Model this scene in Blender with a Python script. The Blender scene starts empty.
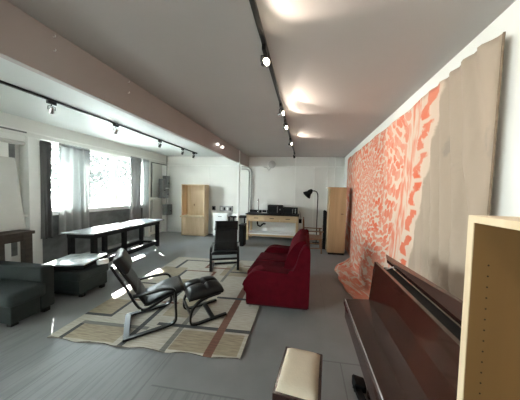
import bpy, bmesh, math, random
from mathutils import Vector, Matrix, Euler
random.seed(7)
C = bpy.context.scene.collection
PI = math.pi

# ------------------------------------------------------------------ materials
def mat(name, col, rough=0.6, metal=0.0, var=0.0, scale=6.0, bump=0.0, bscale=60.0, stretch=(1, 1, 1), col2=None, emit=None, estr=0.0, spec=0.5, coat=0.0, sheen=0.0):
    m = bpy.data.materials.new(name); m.use_nodes = True
    nt = m.node_tree; b = nt.nodes['Principled BSDF']
    b.inputs['Base Color'].default_value = (*col, 1)
    b.inputs['Roughness'].default_value = rough
    b.inputs['Metallic'].default_value = metal
    b.inputs['Specular IOR Level'].default_value = spec
    b.inputs['Coat Weight'].default_value = coat
    b.inputs['Sheen Weight'].default_value = sheen
    if emit:
        b.inputs['Emission Color'].default_value = (*emit, 1); b.inputs['Emission Strength'].default_value = estr
    tc = nt.nodes.new('ShaderNodeTexCoord'); mp = nt.nodes.new('ShaderNodeMapping')
    mp.inputs['Scale'].default_value = stretch
    nt.links.new(tc.outputs['Object'], mp.inputs['Vector'])
    if var or col2:
        n = nt.nodes.new('ShaderNodeTexNoise'); n.inputs['Scale'].default_value = scale; n.inputs['Detail'].default_value = 5
        nt.links.new(mp.outputs[0], n.inputs['Vector'])
        r = nt.nodes.new('ShaderNodeValToRGB')
        c2 = col2 or tuple(max(0, c * (1 - var)) for c in col)
        r.color_ramp.elements[0].position = .35; r.color_ramp.elements[0].color = (*c2, 1)
        r.color_ramp.elements[1].position = .65; r.color_ramp.elements[1].color = (*col, 1)
        nt.links.new(n.outputs['Fac'], r.inputs['Fac']); nt.links.new(r.outputs['Color'], b.inputs['Base Color'])
    if bump:
        n2 = nt.nodes.new('ShaderNodeTexNoise'); n2.inputs['Scale'].default_value = bscale; n2.inputs['Detail'].default_value = 4
        nt.links.new(mp.outputs[0], n2.inputs['Vector'])
        bp = nt.nodes.new('ShaderNodeBump'); bp.inputs['Strength'].default_value = bump; bp.inputs['Distance'].default_value = .01
        nt.links.new(n2.outputs['Fac'], bp.inputs['Height']); nt.links.new(bp.outputs[0], b.inputs['Normal'])
    return m

def fabric(name, col, trans=.4, rough=.9):
    m = bpy.data.materials.new(name); m.use_nodes = True; nt = m.node_tree
    b = nt.nodes['Principled BSDF']; b.inputs['Base Color'].default_value = (*col, 1); b.inputs['Roughness'].default_value = rough
    t = nt.nodes.new('ShaderNodeBsdfTranslucent'); t.inputs['Color'].default_value = (*col, 1)
    mx = nt.nodes.new('ShaderNodeMixShader'); mx.inputs[0].default_value = trans
    nt.links.new(b.outputs[0], mx.inputs[1]); nt.links.new(t.outputs[0], mx.inputs[2])
    nt.links.new(mx.outputs[0], nt.nodes['Material Output'].inputs['Surface'])
    w = nt.nodes.new('ShaderNodeTexNoise'); w.inputs['Scale'].default_value = 200
    bp = nt.nodes.new('ShaderNodeBump'); bp.inputs['Strength'].default_value = .1
    nt.links.new(w.outputs['Fac'], bp.inputs['Height']); nt.links.new(bp.outputs[0], b.inputs['Normal'])
    return m

def glass(name):
    m = bpy.data.materials.new(name); m.use_nodes = True; nt = m.node_tree
    nt.nodes.remove(nt.nodes['Principled BSDF'])
    tr = nt.nodes.new('ShaderNodeBsdfTransparent'); tr.inputs['Color'].default_value = (.96, .98, .97, 1)
    gl = nt.nodes.new('ShaderNodeBsdfGlossy'); gl.inputs['Roughness'].default_value = .02
    fr = nt.nodes.new('ShaderNodeFresnel'); fr.inputs['IOR'].default_value = 1.3
    mx = nt.nodes.new('ShaderNodeMixShader')
    nt.links.new(fr.outputs[0], mx.inputs[0]); nt.links.new(tr.outputs[0], mx.inputs[1]); nt.links.new(gl.outputs[0], mx.inputs[2])
    nt.links.new(mx.outputs[0], nt.nodes['Material Output'].inputs['Surface'])
    return m

def wood(name, c1, c2, rough=.5, axis=2, coat=0.0, freq=9.0, knots=False):
    """long-grain plywood or timber; axis is the grain direction"""
    m = bpy.data.materials.new(name); m.use_nodes = True; nt = m.node_tree
    b = nt.nodes['Principled BSDF']; b.inputs['Roughness'].default_value = rough; b.inputs['Coat Weight'].default_value = coat; b.inputs['Coat Roughness'].default_value = .06
    tc = nt.nodes.new('ShaderNodeTexCoord'); mp = nt.nodes.new('ShaderNodeMapping')
    s = [freq, freq, freq]; s[axis] = freq * .12; mp.inputs['Scale'].default_value = s
    n = nt.nodes.new('ShaderNodeTexNoise'); n.inputs['Scale'].default_value = 1.0; n.inputs['Detail'].default_value = 7; n.inputs['Distortion'].default_value = 1.2
    r = nt.nodes.new('ShaderNodeValToRGB')
    r.color_ramp.elements[0].position = .3; r.color_ramp.elements[0].color = (*c1, 1)
    r.color_ramp.elements[1].position = .7; r.color_ramp.elements[1].color = (*c2, 1)
    nt.links.new(tc.outputs['Object'], mp.inputs[0]); nt.links.new(mp.outputs[0], n.inputs['Vector']); nt.links.new(n.outputs['Fac'], r.inputs['Fac'])
    out = r.outputs['Color']
    if knots:
        v = nt.nodes.new('ShaderNodeTexVoronoi'); v.inputs['Scale'].default_value = 2.6
        mp2 = nt.nodes.new('ShaderNodeMapping'); mp2.inputs['Scale'].default_value = (1.6, 1.6, .8)
        nt.links.new(tc.outputs['Object'], mp2.inputs[0]); nt.links.new(mp2.outputs[0], v.inputs['Vector'])
        rr = nt.nodes.new('ShaderNodeValToRGB')
        rr.color_ramp.elements[0].position = .04; rr.color_ramp.elements[0].color = (.25, .14, .07, 1)
        rr.color_ramp.elements[1].position = .11; rr.color_ramp.elements[1].color = (1, 1, 1, 1)
        nt.links.new(v.outputs['Distance'], rr.inputs['Fac'])
        mu = nt.nodes.new('ShaderNodeMix'); mu.data_type = 'RGBA'; mu.blend_type = 'MULTIPLY'; mu.inputs[0].default_value = 1
        nt.links.new(out, mu.inputs[6]); nt.links.new(rr.outputs['Color'], mu.inputs[7]); out = mu.outputs[2]
    nt.links.new(out, b.inputs['Base Color'])
    return m

M = {}
M['wall'] = mat('white_wall_paint', (.77, .775, .745), .75, var=.04, scale=1.5, bump=.05, bscale=25)
M['trim'] = mat('white_trim_paint', (.84, .85, .82), .5, var=.05, scale=4)
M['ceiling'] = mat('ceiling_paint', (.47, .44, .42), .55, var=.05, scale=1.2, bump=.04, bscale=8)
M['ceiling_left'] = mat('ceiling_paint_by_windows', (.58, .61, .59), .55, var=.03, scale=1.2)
M['beam'] = mat('beam_paint', (.44, .395, .375), .6, var=.05, scale=2)
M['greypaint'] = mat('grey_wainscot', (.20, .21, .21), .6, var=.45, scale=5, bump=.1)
M['black'] = mat('black_paint', (.005, .005, .0055), .45, spec=.25)
M['blackmatte'] = mat('matte_black', (.006, .006, .0065), .75, spec=.2)
M['track'] = mat('track_black', (.012, .012, .013), .35)
M['chrome'] = mat('chrome', (.75, .75, .76), .15, 1.0)
M['steel'] = mat('galvanised_steel', (.45, .46, .46), .4, .7, var=.2, scale=12)
M['boxgrey'] = mat('grey_electrical_enamel', (.17, .18, .18), .5, var=.25)
M['pipe'] = mat('conduit_metal', (.34, .335, .32), .45, .2)
M['leather'] = mat('black_leather', (.006, .006, .0065), .34, bump=.12, bscale=120, spec=.3)
M['ebony'] = mat('black_stained_wood', (.007, .0065, .006), .3, spec=.3)
M['red'] = mat('red_velvet', (.075, .002, .0065), .9, var=.3, scale=9, bump=.1, bscale=150, spec=.08)
M['reddark'] = mat('red_skirt', (.03, .0012, .003), .9, var=.2, scale=6)
M['greenfab'] = mat('dark_green_upholstery', (.026, .034, .034), .85, var=.2, scale=10, bump=.15, bscale=250, spec=.3)
M['ply'] = wood('plywood', (.52, .38, .23), (.66, .51, .34), .5, 2, freq=6)
M['plyknot'] = wood('knotty_plywood', (.52, .38, .23), (.68, .53, .36), .55, 2, freq=5, knots=True)
M['plydoor'] = wood('tall_cabinet_plywood', (.31, .20, .10), (.44, .30, .165), .5, 2, freq=5)
M['shelfply'] = wood('bookcase_veneer', (.155, .082, .026), (.215, .122, .045), .45, 2, freq=3)
M['shelfedge'] = wood('plywood_edge', (.52, .41, .27), (.62, .51, .36), .5, 2, freq=12)
M['benchwood'] = wood('pine_workbench', (.50, .36, .21), (.64, .48, .30), .5, 0, freq=6)
M['chairwood'] = wood('oiled_teak', (.13, .062, .028), (.21, .11, .055), .45, 2)
M['darkwood'] = wood('weathered_dark_timber', (.028, .021, .015), (.065, .049, .037), .55, 1)
M['mahogany'] = wood('polished_mahogany', (.018, .006, .004), (.040, .013, .008), .2, 2, coat=.6, freq=7)
M['panelwood'] = wood('mahogany_panel', (.017, .006, .0035), (.036, .011, .0065), .2, 2, coat=.5, freq=7)
M['mahogany_y'] = wood('polished_mahogany_long', (.018, .006, .0045), (.036, .012, .008), .24, 1, coat=.5, freq=7)
M['cream'] = mat('cream_vinyl', (.58, .50, .38), .45, var=.10, scale=9, bump=.15, bscale=90)
M['white'] = mat('white_enamel', (.86, .87, .86), .35)
M['canvas'] = mat('primed_canvas', (.60, .59, .56), .8, var=.05, scale=3)
M['tabletop'] = mat('worn_grey_tabletop', (.42, .43, .44), .22, var=.35, scale=14)
M['boxtop'] = mat('glossy_pale_print', (.62, .65, .64), .25, col2=(.34, .40, .40), scale=9)
M['glassdark'] = mat('dark_oven_glass', (.006, .006, .007), .15, spec=.2)
M['lampon'] = mat('lamp_lens_lit', (1, .9, .75), .3, emit=(1, .84, .62), estr=60)
M['lampoff'] = mat('lamp_lens_unlit', (.6, .6, .6), .15, .3)
M['lit'] = mat('small_lit_bulb', (1, 1, 1), .3, emit=(1, .95, .9), estr=1.2)
M['lampgrey'] = mat('pale_grey_enamel', (.50, .51, .50), .5)
M['hole'] = mat('peg_hole_shadow', (.03, .02, .015), .9)
M['glass'] = glass('window_glass')
M['curtain_dark'] = fabric('charcoal_curtain', (.19, .193, .195), .08)
M['curtain_sheer'] = fabric('sheer_blue_grey_curtain', (.48, .495, .49), .36)
M['curtain_grey'] = fabric('grey_curtain', (.30, .305, .305), .22)
M['bark'] = mat('bark', (.02, .018, .016), .9)
M['leaf'] = mat('spring_leaves', (.018, .021, .016), .7, var=.3)
M['ground'] = mat('outside_ground', (.50, .50, .48), .9, var=.2, scale=.5)
M['eave'] = mat('eave_paint', (.55, .55, .54), .8)

def floor_material():
    m = bpy.data.materials.new('grey_painted_floorboards'); m.use_nodes = True; nt = m.node_tree; N = nt.nodes.new; L = nt.links.new
    b = nt.nodes['Principled BSDF']
    tc = N('ShaderNodeTexCoord'); sx = N('ShaderNodeSeparateXYZ'); L(tc.outputs['Object'], sx.inputs[0])
    n = N('ShaderNodeTexNoise'); n.inputs['Scale'].default_value = 2.2; n.inputs['Detail'].default_value = 8; L(tc.outputs['Object'], n.inputs['Vector'])
    r = N('ShaderNodeValToRGB'); r.color_ramp.elements[0].position = .3; r.color_ramp.elements[0].color = (.165, .168, .168, 1)
    r.color_ramp.elements[1].position = .75; r.color_ramp.elements[1].color = (.22, .223, .221, 1); L(n.outputs['Fac'], r.inputs['Fac'])
    # worn grain running along the boards
    mp = N('ShaderNodeMapping'); mp.inputs['Scale'].default_value = (24, 1.6, 1); L(tc.outputs['Object'], mp.inputs[0])
    g = N('ShaderNodeTexNoise'); g.inputs['Scale'].default_value = 1.3; g.inputs['Detail'].default_value = 6; L(mp.outputs[0], g.inputs['Vector'])
    def math_(op, a, bb=None, c=None):
        k = N('ShaderNodeMath'); k.operation = op
        for i, v in enumerate((a, bb, c)):
            if v is None: continue
            if isinstance(v, (int, float)): k.inputs[i].default_value = v
            else: L(v, k.inputs[i])
        return k.outputs[0]
    X, Y = sx.outputs['X'], sx.outputs['Y']
    # boards show only in the bare strip near Y < 1.35, sheet panels elsewhere
    def seam(coord, pos, w):
        return math_('LESS_THAN', math_('ABSOLUTE', math_('SUBTRACT', coord, pos)), w)
    def seq(coord, period, off, w):
        return math_('LESS_THAN', math_('ABSOLUTE', math_('SUBTRACT', math_('FRACT', math_('DIVIDE', math_('ADD', coord, off), period)), .5)), w / period)
    strip = math_('MULTIPLY', math_('LESS_THAN', Y, 1.39), math_('LESS_THAN', X, -.42))
    boards = math_('MULTIPLY', seq(X, .13, .02, .0035), strip)
    left_boards = math_('MULTIPLY', math_('LESS_THAN', X, -1.21), math_('MULTIPLY', math_('LESS_THAN', Y, 1.75), 1.0))
    s1 = math_('MULTIPLY', math_('MULTIPLY', seam(Y, 1.39, .006), math_('LESS_THAN', X, -.42)), math_('GREATER_THAN', X, -1.2))
    s2 = math_('MULTIPLY', seam(Y, 1.84, .006), math_('GREATER_THAN', X, .05))
    s3 = math_('MULTIPLY', seam(X, .375, .005), math_('LESS_THAN', Y, 1.84))
    s4 = math_('MULTIPLY', seam(X, -2.18, .005), math_('LESS_THAN', Y, 2.2))
    s5 = math_('MULTIPLY', seq(X, .22, .05, .003), math_('MULTIPLY', math_('LESS_THAN', Y, 2.2), math_('MULTIPLY', math_('GREATER_THAN', X, -2.18), math_('LESS_THAN', X, -1.2))))
    s6 = math_('MULTIPLY', seq(Y, 1.22, .3, .004), math_('GREATER_THAN', Y, 2.5))
    s7 = math_('MULTIPLY', seq(X, 1.22, .3, .004), math_('GREATER_THAN', Y, 2.5))
    tot = math_('MULTIPLY', boards, .6)
    for s in (s1, s2, s3, s4, s5, math_('MULTIPLY', s6, .35), math_('MULTIPLY', s7, .35)): tot = math_('MAXIMUM', tot, s)
    mx = N('ShaderNodeMix'); mx.data_type = 'RGBA'; L(math_('MULTIPLY', tot, .5), mx.inputs[0]); L(r.outputs['Color'], mx.inputs[6]); mx.inputs[7].default_value = (.055, .057, .06, 1)
    # scuffs
    v = N('ShaderNodeTexNoise'); v.inputs['Scale'].default_value = 14; v.inputs['Detail'].default_value = 10; v.inputs['Roughness'].default_value = .75; v.inputs['Distortion'].default_value = .8; L(tc.outputs['Object'], v.inputs['Vector'])
    sr = N('ShaderNodeValToRGB'); sr.color_ramp.elements[0].position = .66; sr.color_ramp.elements[0].color = (0, 0, 0, 1); sr.color_ramp.elements[1].position = .74; sr.color_ramp.elements[1].color = (1, 1, 1, 1); L(v.outputs['Fac'], sr.inputs['Fac'])
    m2 = N('ShaderNodeMix'); m2.data_type = 'RGBA'; L(math_('MULTIPLY', sr.outputs['Color'], .45), m2.inputs[0]); L(mx.outputs[2], m2.inputs[6]); m2.inputs[7].default_value = (.36, .36, .36, 1)
    gr = N('ShaderNodeValToRGB'); gr.color_ramp.elements[0].position = .40; gr.color_ramp.elements[0].color = (1, 1, 1, 1); gr.color_ramp.elements[1].position = .50; gr.color_ramp.elements[1].color = (0, 0, 0, 1); L(g.outputs['Fac'], gr.inputs['Fac'])
    m3 = N('ShaderNodeMix'); m3.data_type = 'RGBA'; L(math_('MULTIPLY', math_('MULTIPLY', gr.outputs['Color'], math_('MAXIMUM', strip, left_boards)), .35), m3.inputs[0]); L(m2.outputs[2], m3.inputs[6]); m3.inputs[7].default_value = (.10, .105, .11, 1)
    L(m3.outputs[2], b.inputs['Base Color'])
    rr = N('ShaderNodeMapRange'); rr.inputs['To Min'].default_value = .36; rr.inputs['To Max'].default_value = .58; L(n.outputs['Fac'], rr.inputs['Value']); L(rr.outputs[0], b.inputs['Roughness'])
    bp = N('ShaderNodeBump'); bp.inputs['Strength'].default_value = .25; bp.inputs['Distance'].default_value = .004
    wood_area = math_('MULTIPLY', math_('MAXIMUM', strip, left_boards), g.outputs['Fac'])
    h = math_('SUBTRACT', math_('ADD', math_('MULTIPLY', wood_area, 1.6), math_('MULTIPLY', v.outputs['Fac'], .5)), math_('MULTIPLY', tot, 1.5))
    L(h, bp.inputs['Height']); L(bp.outputs[0], b.inputs['Normal'])
    return m
M['floor'] = floor_material()

def tapestry_material():
    m = bpy.data.materials.new('orange_painted_cloth'); m.use_nodes = True; nt = m.node_tree; N = nt.nodes.new; L = nt.links.new
    b = nt.nodes['Principled BSDF']; b.inputs['Roughness'].default_value = .9
    uv = N('ShaderNodeUVMap'); uv.uv_map = 'UVMap'; s = N('ShaderNodeSeparateXYZ')
    wob = N('ShaderNodeTexNoise'); wob.inputs['Scale'].default_value = 2.2; wob.inputs['Detail'].default_value = 3
    L(uv.outputs[0], wob.inputs['Vector'])
    wob2 = N('ShaderNodeTexNoise'); wob2.inputs['Scale'].default_value = 11; wob2.inputs['Detail'].default_value = 2; L(uv.outputs[0], wob2.inputs['Vector'])
    vb = N('ShaderNodeVectorMath'); vb.operation = 'MULTIPLY_ADD'; L(wob2.outputs['Color'], vb.inputs[0]); vb.inputs[1].default_value = (.06, .06, 0); L(uv.outputs[0], vb.inputs[2])
    va = N('ShaderNodeVectorMath'); va.operation = 'MULTIPLY_ADD'; L(wob.outputs['Color'], va.inputs[0]); va.inputs[1].default_value = (.25, .25, 0); L(vb.outputs[0], va.inputs[2])
    L(va.outputs[0], s.inputs[0]); U, V = s.outputs['X'], s.outputs['Y']
    s0 = N('ShaderNodeSeparateXYZ'); L(uv.outputs[0], s0.inputs[0]); U0, V0 = s0.outputs['X'], s0.outputs['Y']
    def K(op, a, bb=None, c=None):
        k = N('ShaderNodeMath'); k.operation = op
        for i, v in enumerate((a, bb, c)):
            if v is None: continue
            if isinstance(v, (int, float)): k.inputs[i].default_value = v
            else: L(v, k.inputs[i])
        return k.outputs[0]
    def ramp(f, p0, p1, inv=False):
        k = N('ShaderNodeMapRange'); k.interpolation_type = 'SMOOTHSTEP'; L(f, k.inputs['Value']); k.inputs['From Min'].default_value = p0; k.inputs['From Max'].default_value = p1
        if inv: k.inputs['To Min'].default_value = 1; k.inputs['To Max'].default_value = 0
        return k.outputs[0]
    # swirl of strokes round a centre
    dx = K('SUBTRACT', U, 4.0); dz = K('SUBTRACT', V, 2.1)
    rad = K('SQRT', K('ADD', K('MULTIPLY', dx, dx), K('MULTIPLY', K('MULTIPLY', dz, dz), 1.6)))
    th = K('ARCTAN2', dz, dx)
    cv = N('ShaderNodeCombineXYZ'); L(K('MULTIPLY', rad, 13.5), cv.inputs[0]); L(K('MULTIPLY', th, 8.0), cv.inputs[1])
    vo = N('ShaderNodeTexVoronoi'); vo.feature = 'DISTANCE_TO_EDGE'; vo.voronoi_dimensions = '2D'; vo.inputs['Scale'].default_value = 1.0; L(cv.outputs[0], vo.inputs['Vector'])
    vc = N('ShaderNodeTexVoronoi'); vc.voronoi_dimensions = '2D'; vc.inputs['Scale'].default_value = 1.0; L(cv.outputs[0], vc.inputs['Vector'])
    sc = N('ShaderNodeSeparateColor'); L(vc.outputs['Color'], sc.inputs[0])
    jit = N('ShaderNodeTexNoise'); jit.inputs['Scale'].default_value = 16; L(uv.outputs[0], jit.inputs['Vector'])
    stroke = K('MULTIPLY', ramp(K('ADD', vc.outputs['Distance'], K('MULTIPLY', K('SUBTRACT', jit.outputs['Fac'], .5), .5)), .46, .56, True), K('ADD', .6, K('MULTIPLY', sc.outputs[0], .4)))
    # broad washed band and the column of large curled blots by the bare cloth
    def noise(sx, sy, seed, det=3, dist=1.0):
        mp = N('ShaderNodeMapping'); mp.inputs['Scale'].default_value = (sx, sy, 1); mp.inputs['Location'].default_value = (seed, seed, 0); L(uv.outputs[0], mp.inputs[0])
        k = N('ShaderNodeTexNoise'); k.inputs['Scale'].default_value = 1; k.inputs['Detail'].default_value = det; k.inputs['Distortion'].default_value = dist; L(mp.outputs[0], k.inputs['Vector']); return k.outputs['Fac']
    tilt = K('ADD', U0, K('MULTIPLY', V0, .20))         # the painted edge leans with the hang
    edge = K('ADD', tilt, K('MULTIPLY', K('SUBTRACT', noise(6, 7, 3.1), .5), .08))
    wash = K('MULTIPLY', ramp(noise(9, 1.8, 1.7, 5, 1.4), .40, .60), .8)
    # curled blots: centre line that snakes
    snake = K('ADD', 2.63, K('MULTIPLY', K('SINE', K('MULTIPLY', V0, 21.0)), .055))
    blot = ramp(K('ADD', K('ABSOLUTE', K('SUBTRACT', tilt, snake)), K('MULTIPLY', K('SUBTRACT', noise(11, 10, 5.5, 3, .9), .5), .24)), .05, .085, True)
    blot = K('MULTIPLY', blot, K('MULTIPLY', K('SUBTRACT', 1.0, ramp(K('SINE', K('MULTIPLY', K('ADD', V0, .1), 21.0)), .80, .97)), .95))
    isleft = ramp(tilt, 2.98, 3.02)
    isband = K('MULTIPLY', ramp(tilt, 2.73, 2.78), K('SUBTRACT', 1, isleft))
    isblot = K('MULTIPLY', ramp(edge, 2.44, 2.47), K('SUBTRACT', 1, ramp(tilt, 2.73, 2.78)))
    paint = K('ADD', K('ADD', K('MULTIPLY', stroke, isleft), K('MULTIPLY', wash, isband)), K('MULTIPLY', blot, isblot))
    dens = K('ADD', .78, K('MULTIPLY', ramp(noise(1.2, 1.4, 9.0, 2), .35, .65), .22))
    paint = K('MULTIPLY', paint, dens)
    painted = ramp(edge, 2.44, 2.47)
    base = N('ShaderNodeMix'); base.data_type = 'RGBA'; L(painted, base.inputs[0]); base.inputs[6].default_value = (.345, .275, .215, 1); base.inputs[7].default_value = (.56, .44, .35, 1)
    # old grey smudges on the bare cloth
    sm = K('MULTIPLY', K('MULTIPLY', ramp(noise(5, 3, 4.4, 8, .5), .60, .74), .5), K('SUBTRACT', 1, painted))
    b2 = N('ShaderNodeMix'); b2.data_type = 'RGBA'; L(sm, b2.inputs[0]); L(base.outputs[2], b2.inputs[6]); b2.inputs[7].default_value = (.20, .18, .16, 1)
    fin = N('ShaderNodeMix'); fin.data_type = 'RGBA'; L(paint, fin.inputs[0]); L(b2.outputs[2], fin.inputs[6]); fin.inputs[7].default_value = (.58, .105, .042, 1)
    L(fin.outputs[2], b.inputs['Base Color'])
    return m
M['hem'] = mat('brown_cloth_edge', (.22, .16, .11), .9, var=.3, scale=20)
M['tapestry'] = tapestry_material()

# ------------------------------------------------------------------ mesh helpers
class MB:
    def __init__(s): s.bm = bmesh.new(); s.mi = 0
    def _end(s, verts0):
        pass
    def box(s, c, size, rot=None, bevel=0.0, seg=2):
        r = bmesh.ops.create_cube(s.bm, size=1.0); vs = r['verts']
        mtx = Matrix.Translation(Vector(c)) @ (rot.to_matrix().to_4x4() if isinstance(rot, Euler) else (rot or Matrix())) @ Matrix.Diagonal((*size, 1))
        bmesh.ops.transform(s.bm, matrix=mtx, verts=vs)
        es = {e for v in vs for e in v.link_edges}; fs = {f for v in vs for f in v.link_faces}
        for f in fs: f.material_index = s.mi
        if bevel:
            bmesh.ops.bevel(s.bm, geom=list(es), offset=bevel, segments=seg, profile=.6, affect='EDGES')
        return s
    def span(s, a, b, bevel=0.0, seg=2):
        a, b = Vector(a), Vector(b); return s.box((a + b) / 2, [abs(x) for x in (b - a)], None, bevel, seg)
    def bar(s, p0, p1, w, h, up=(0, 0, 1), bevel=0.0):
        p0, p1 = Vector(p0), Vector(p1); d = (p1 - p0); l = d.length; z = d.normalized(); u = Vector(up)
        if abs(z.dot(u)) > .98: u = Vector((1, 0, 0))
        x = u.cross(z).normalized(); y = z.cross(x)
        rot = Matrix((x, y, z)).transposed().to_4x4()
        return s.box((p0 + p1) / 2, (w, h, l), rot, bevel)
    def tube(s, pts, r, n=10, cap=True):
        pts = [Vector(p) for p in pts]; rings = []
        rr = r if isinstance(r, (list, tuple)) else [r] * len(pts)
        prev = None
        for i, p in enumerate(pts):
            t = (pts[min(i + 1, len(pts) - 1)] - pts[max(i - 1, 0)]).normalized()
            if prev is None:
                a = Vector((0, 0, 1)) if abs(t.z) < .9 else Vector((1, 0, 0)); x = a.cross(t).normalized()
            else:
                x = (prev - t * prev.dot(t)).normalized()
            prev = x; y = t.cross(x)
            rings.append([s.bm.verts.new(p + (x * math.cos(2 * PI * k / n) + y * math.sin(2 * PI * k / n)) * rr[i]) for k in range(n)])
        for a, b in zip(rings, rings[1:]):
            for k in range(n):
                s.bm.faces.new((a[k], a[(k + 1) % n], b[(k + 1) % n], b[k])).material_index = s.mi
        if cap:
            s.bm.faces.new(rings[0][::-1]).material_index = s.mi; s.bm.faces.new(rings[-1]).material_index = s.mi
        return s
    def lathe(s, prof, c=(0, 0, 0), n=20, mtx=None):
        mtx = mtx or Matrix.Translation(Vector(c)); rings = []
        for r, z in prof:
            rings.append([s.bm.verts.new(mtx @ Vector((r * math.cos(2 * PI * k / n), r * math.sin(2 * PI * k / n), z))) for k in range(n)])
        for a, b in zip(rings, rings[1:]):
            for k in range(n): s.bm.faces.new((a[k], a[(k + 1) % n], b[(k + 1) % n], b[k])).material_index = s.mi
        if prof[0][0] > 1e-4: s.bm.faces.new(rings[0][::-1]).material_index = s.mi
        if prof[-1][0] > 1e-4: s.bm.faces.new(rings[-1]).material_index = s.mi
        return s
    def prism(s, poly, y0, y1, axes='xz', bevel=0.0):
        """closed 2-D outline extruded along the third axis"""
        def P(a, b, t): return {'xz': (a, t, b), 'yz': (t, a, b), 'xy': (a, b, t)}[axes]
        A = [s.bm.verts.new(P(a, b, y0)) for a, b in poly]; B = [s.bm.verts.new(P(a, b, y1)) for a, b in poly]
        n = len(poly); fs = [s.bm.faces.new(A[::-1]), s.bm.faces.new(B)]
        for k in range(n): fs.append(s.bm.faces.new((A[k], A[(k + 1) % n], B[(k + 1) % n], B[k])))
        for f in fs: f.material_index = s.mi
        if bevel:
            es = list(fs[0].edges) + list(fs[1].edges)
            bmesh.ops.bevel(s.bm, geom=es, offset=bevel, segments=3, profile=.5, affect='EDGES')
        return s
    def ribbon(s, path, y0, y1, th):
        """flat strip following a path in xz, width y0..y1, thickness th"""
        pts = [Vector((a, 0, b)) for a, b in path]; up = []
        for i, p in enumerate(pts):
            t = (pts[min(i + 1, len(pts) - 1)] - pts[max(i - 1, 0)]).normalized(); up.append(Vector((-t.z, 0, t.x)))
        rings = []
        for p, u in zip(pts, up):
            a, b = p + u * th / 2, p - u * th / 2
            rings.append([s.bm.verts.new(v) for v in ((a.x, y0, a.z), (a.x, y1, a.z), (b.x, y1, b.z), (b.x, y0, b.z))])
        for a, b in zip(rings, rings[1:]):
            for k in range(4): s.bm.faces.new((a[k], a[(k + 1) % 4], b[(k + 1) % 4], b[k])).material_index = s.mi
        s.bm.faces.new(rings[0][::-1]); s.bm.faces.new(rings[-1])
        return s
    def grid(s, nu, nv, f):
        vs = [[s.bm.verts.new(f(i / nu, j / nv)) for j in range(nv + 1)] for i in range(nu + 1)]
        for i in range(nu):
            for j in range(nv): s.bm.faces.new((vs[i][j], vs[i + 1][j], vs[i + 1][j + 1], vs[i][j + 1])).material_index = s.mi
        return vs
    def build(s, name, m, parent=None, smooth=False, world=True, mods=(), angle=None):
        if parent is not None and world:
            inv = (Matrix.Translation(parent.location) @ parent.rotation_euler.to_matrix().to_4x4()).inverted()
            if parent.parent is not None:
                pp = parent.parent; inv = inv @ (Matrix.Translation(pp.location) @ pp.rotation_euler.to_matrix().to_4x4()).inverted()
            bmesh.ops.transform(s.bm, matrix=inv, verts=s.bm.verts)
        bmesh.ops.recalc_face_normals(s.bm, faces=s.bm.faces)
        me = bpy.data.meshes.new(name); s.bm.to_mesh(me); s.bm.free()
        for x in (m if isinstance(m, (list, tuple)) else [m]): me.materials.append(x)
        o = bpy.data.objects.new(name, me); C.objects.link(o)
        if smooth:
            for p in me.polygons: p.use_smooth = True
            if smooth == 'auto':
                try: me.set_sharp_from_angle(angle=math.radians(40))
                except Exception: pass
        for k in mods:
            if k[0] == 'sub':
                d = o.modifiers.new('smooth', 'SUBSURF'); d.levels = d.render_levels = k[1]
            if k[0] == 'solid':
                d = o.modifiers.new('thickness', 'SOLIDIFY'); d.thickness = k[1]; d.offset = 0
            if k[0] == 'bevel':
                d = o.modifiers.new('edge', 'BEVEL'); d.width = k[1]; d.segments = 2; d.limit_method = 'ANGLE'
        if parent is not None: o.parent = parent
        return o

def tag(o, label, cat, group=None):
    o['label'] = label; o['category'] = cat
    if group: o['group'] = group
    return o
def thing(name, label, cat, loc=(0, 0, 0), rz=0, group=None):
    o = bpy.data.objects.new(name, None); C.objects.link(o); o.location = loc; o.rotation_euler = (0, 0, rz); o.empty_display_size = .1
    return tag(o, label, cat, group)
def struct(o): o['kind'] = 'structure'; return o
def dup(root, loc, rz, label):
    r = root.copy(); C.objects.link(r); r.location = loc; r.rotation_euler = (0, 0, rz); r['label'] = label
    for ch in list(root.children):
        c = ch.copy(); C.objects.link(c); c.parent = r
        for g in list(ch.children):
            d = g.copy(); C.objects.link(d); d.parent = c
    return r
def S(name, m, *spans, bevel=0.0):
    b = MB()
    for a, c in spans: b.span(a, c, bevel)
    return struct(b.build(name, m))

# ------------------------------------------------------------------ the room
YB, ZC, XL, XR, YF = 6.8, 2.85, -5.2, 1.28, -2.6
S('floor', M['floor'], ((-5.7, YF - .1, -.1), (XR + .15, YB + .15, 0)))
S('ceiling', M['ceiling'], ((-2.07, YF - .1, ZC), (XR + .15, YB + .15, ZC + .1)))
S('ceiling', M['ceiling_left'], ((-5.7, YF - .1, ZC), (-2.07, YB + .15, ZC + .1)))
S('wall_back', M['wall'], ((-5.7, YB, 0), (XR + .15, YB + .15, ZC)))
S('wall_right', M['wall'], ((XR, YF - .1, 0), (XR + .15, YB, ZC)))
S('wall_front', M['wall'], ((-5.7, YF - .1, 0), (XR + .15, YF, ZC)))
S('wall_left', M['wall'],
  ((-5.6, YF, 2.52), (XL, YB, ZC)),                       # header along the whole wall
  ((-5.6, YF, 0), (-5.36, -2.3, 2.52)), ((-5.6, -2.3, 0), (-5.36, -.1, 1.10)),   # opening for the added fill windows, out of view on the left
  ((-5.6, -.1, 0), (-5.36, 3.22, 2.52)),                   # recess wall nearer the camera
  ((-5.6, 5.86, 0), (-5.36, YB, 2.52)),                   # recess wall in the far corner
  ((-5.6, 3.22, 0), (-5.34, 5.86, 1.06)))                 # below the windows
S('trim_1', M['greypaint'], ((-5.34, 3.22, 0.0), (-5.325, 5.86, 1.02)))
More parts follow.
